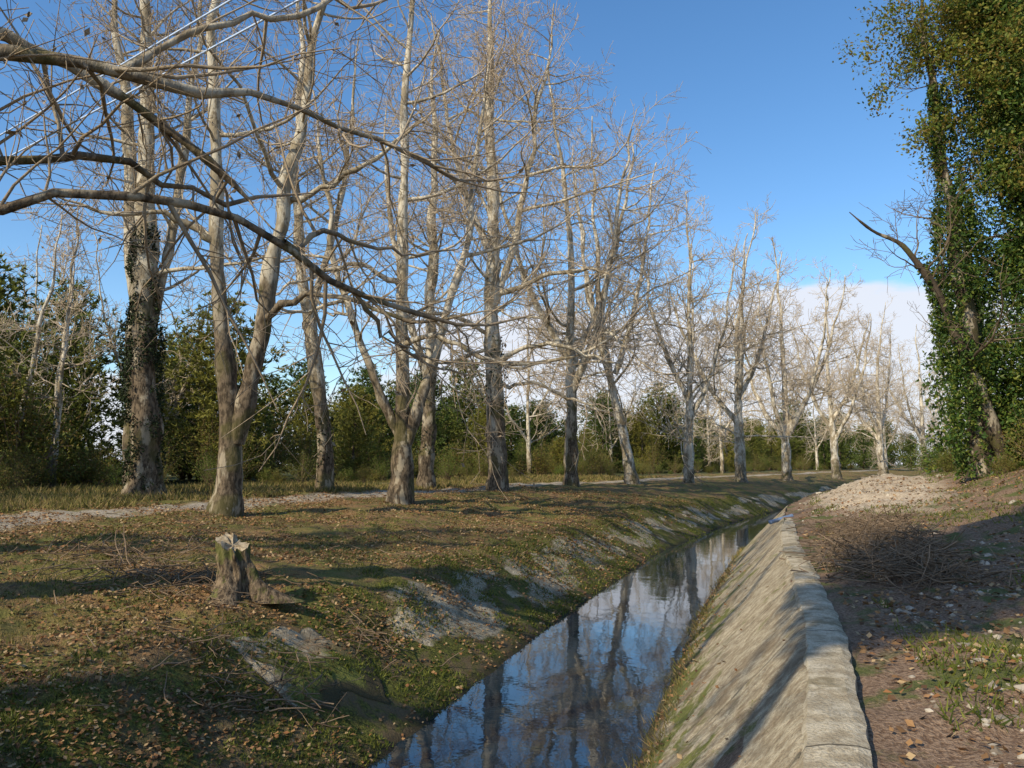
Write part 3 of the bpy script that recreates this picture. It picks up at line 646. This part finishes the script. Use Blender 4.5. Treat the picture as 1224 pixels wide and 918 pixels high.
# ------------------------------------------------------------ stump
par=empty('tree_stump'); sx,sy=-3.95,11.5; zb=float(tz(sx,sy))-.12
na=64;nh=26; th=np.linspace(0,2*math.pi,na,endpoint=False); hs=np.linspace(0,1,nh)
TH,HS=np.meshgrid(th,hs); H=.84
zz=HS*H
root=np.clip(np.sin(TH*3+.8)+.5*np.sin(TH*5+1)+.3*np.sin(TH*2+4),-.7,1.4)
rad=.175+.035*np.sin(TH*2+1)+np.exp(-zz/.20)*(.27+.38*root)+.03*np.sin(TH*7+zz*4)+.10*(fbm(TH*2.5,zz*4,71)-.5)+.04*np.exp(-((zz-.5)/.1)**2)*np.sin(TH+1)
Xs=np.cos(TH)*rad-.07*HS; Ys=np.sin(TH)*rad
Zs=zz*(1+.13*np.cos(TH-2.4)*HS)+(fbm(TH*5,zz*0,72)-.5)*.16*(HS>.97)
V=np.stack([Xs,Ys,Zs],-1).reshape(-1,3); I=np.arange(na*nh).reshape(nh,na)
F=np.stack([I[:-1],np.roll(I[:-1],-1,1),np.roll(I[1:],-1,1),I[1:]],-1).reshape(-1,4)
m=M('stump_bark'); n1=m.noise(16,4,.7,m.sc((1,1,.3)))
c=m.mix(m.ramp(n1,.38,.62),(.06,.042,.026),(.25,.18,.11)); c=m.mix(m.ramp(m.noise(4),.5,.62,0,.7),c,(.11,.12,.026))
addobj('stump_body',mkmesh('stump_body',V,F),m.fin(c,.95,m.bump(n1,1.,.06)),par,(sx,sy,zb))
top=V[-na:]; cen=top.mean(0)+np.array([0,0,-.03]); rings=[top]+[cen+(top-cen)*f+np.array([0,0,-.02])*(1-f)+rng.normal(size=top.shape)*.006 for f in (.9,.6,.3)]
VV=np.concatenate(rings+[cen[None]]); I=np.arange(na*4).reshape(4,na)
Fq=np.stack([I[:-1],np.roll(I[:-1],-1,1),np.roll(I[1:],-1,1),I[1:]],-1).reshape(-1,4); Ft=np.stack([I[3],np.roll(I[3],-1),np.full(na,4*na)],-1)
m=M('cut_wood'); c=m.mix(m.ramp(m.noise(18,4),.35,.65),(.24,.18,.11),(.46,.37,.25))
addobj('cut_face',mkmesh('cut_face',VV,[Fq,Ft]),m.fin(c,.9,m.bump(m.noise(40),.6,.02)),par,(sx,sy,zb+.002))

def pipe(name,a,b,r,mat):
    a=np.array(a,float);b=np.array(b,float); d=nz(b-a)
    P=np.stack([a,a+d*.01,a+(b-a)*.5,b-d*.06,b-d*.055,b,b-d*.004,b-d*.25]); R=np.array([r*.98,r,r,r,r*1.12,r*1.12,r*.85,r*.85])
    V,F,aa=tubes(P[None],R[None],20); return addobj(name,mkmesh(name,V,F),mat)
m=M('pipe_plastic'); PM=m.fin(m.mix(m.ramp(m.noise(12),.4,.7,0,.5),(.16,.23,.36),(.14,.13,.11)),.5)
pipe('drain_pipe',(8.7,24.7,-1.58),(7.9,24.4,-1.76),.06,PM)
m=M('wire'); WM=m.fin((.55,.66,.85),.4)
def wire(name,a,b,sag,r):
    t=np.linspace(0,1,40); a=np.array(a);b=np.array(b); P=a+(b-a)*t[:,None]; P[:,2]-=sag*4*t*(1-t)
    V,F,_=tubes(P[None],np.full((1,40),r),6); addobj(name,mkmesh(name,V,F),WM)
wire('overhead_wire',(-37.8,38,9.4),(23.4,-7.3,9.4),.75,.022)
wire('overhead_wire',(-37.6,38.3,9.0),(23.6,-7.0,9.0),.75,.022)
for (x,y) in ((-37.7,38.15),(23.5,-7.15)):
    z0=gz(x,y); P=np.array([[(x,y,z0),(x,y,3.),(x,y,9.8)]],float); V,F,a=tubes(P,np.array([[.16,.14,.11]]),12); g=Geo(); g.add(V,F,a)
    V,F,a=tubes(np.array([[(x-.5,y-.5,9.1),(x,y,9.1),(x+.5,y+.5,9.1)]],float),np.array([[.05,.05,.05]]),6); g.add(V,F,a)
    addobj('utility_pole',g.mesh('utility_pole'),BARKDK)

# ------------------------------------------------------------ light
EL=36.; sd=np.array([-.707,-.707]); AZ=math.atan2(sd[0],sd[1])
sun=bpy.data.lights.new('sun','SUN'); sun.energy=5.; sun.angle=R_(.5); sun.color=(1,.90,.70)
so=bpy.data.objects.new('sun',sun); sc.collection.objects.link(so)
dv=Vector((-sd[0]*math.cos(R_(EL)),-sd[1]*math.cos(R_(EL)),-math.sin(R_(EL))))
so.rotation_euler=dv.to_track_quat('-Z','Y').to_euler(); so.location=(0,0,40)
w=bpy.data.worlds.new('World'); sc.world=w; w.use_nodes=True; t=w.node_tree; t.nodes.clear()
def wn(ty,**kw):
    n=t.nodes.new(ty)
    for k,v in kw.items(): setattr(n,k,v)
    return n
L=t.links.new
out=wn('ShaderNodeOutputWorld'); sky=wn('ShaderNodeTexSky',sky_type='NISHITA',sun_disc=False,sun_elevation=R_(EL),sun_rotation=AZ%(2*math.pi),air_density=1.,dust_density=.5,ozone_density=2.2,altitude=50)
hsv=wn('ShaderNodeHueSaturation'); hsv.inputs['Saturation'].default_value=1.22; hsv.inputs['Value'].default_value=1.3; L(sky.outputs[0],hsv.inputs['Color'])
bg=wn('ShaderNodeBackground'); bg.inputs[1].default_value=.15; L(hsv.outputs[0],bg.inputs[0])
tc=wn('ShaderNodeTexCoord'); sep=wn('ShaderNodeSeparateXYZ'); L(tc.outputs['Generated'],sep.inputs[0])
mp=wn('ShaderNodeMapping'); mp.inputs['Scale'].default_value=(1,1,3.2); L(tc.outputs['Generated'],mp.inputs[0])
no=wn('ShaderNodeTexNoise'); no.inputs['Scale'].default_value=3.4; no.inputs['Detail'].default_value=7; no.inputs['Roughness'].default_value=.58; no.inputs['Distortion'].default_value=.25; L(mp.outputs[0],no.inputs[0])
def mr(src,a,b,c,d):
    n=wn('ShaderNodeMapRange',interpolation_type='SMOOTHSTEP'); L(src,n.inputs[0])
    for i,v in enumerate((a,b,c,d)): n.inputs[i+1].default_value=v
    return n.outputs[0]
def mm(op,a,b):
    n=wn('ShaderNodeMath',operation=op)
    for i,v in enumerate((a,b)):
        if hasattr(v,'links'): L(v,n.inputs[i])
        else: n.inputs[i].default_value=v
    return n.outputs[0]
elev=mr(sep.outputs[2],.06,.36,.26,-.34)
dot=wn('ShaderNodeVectorMath',operation='DOT_PRODUCT'); L(tc.outputs['Generated'],dot.inputs[0]); dot.inputs[1].default_value=(.30,.95,.08)
azb=mr(dot.outputs['Value'],.84,1.,-.10,.07)
f=mr(mm('ADD',mm('ADD',no.outputs[0],elev),azb),.54,.66,0,.93)
cl=wn('ShaderNodeBackground'); cl.inputs[0].default_value=(.88,.91,1,1); cl.inputs[1].default_value=.95
mx=wn('ShaderNodeMixShader'); L(f,mx.inputs[0]); L(bg.outputs[0],mx.inputs[1]); L(cl.outputs[0],mx.inputs[2]); L(mx.outputs[0],out.inputs[0])

cam=bpy.data.cameras.new('camera'); co=bpy.data.objects.new('camera',cam); sc.collection.objects.link(co)
co.location=(0,0,0); co.rotation_euler=(R_(95.85),0,0); cam.lens=27.65; cam.sensor_width=36; cam.clip_start=.05; cam.clip_end=3000
sc.camera=co
print('verts',sum(len(m.vertices) for m in bpy.data.meshes))
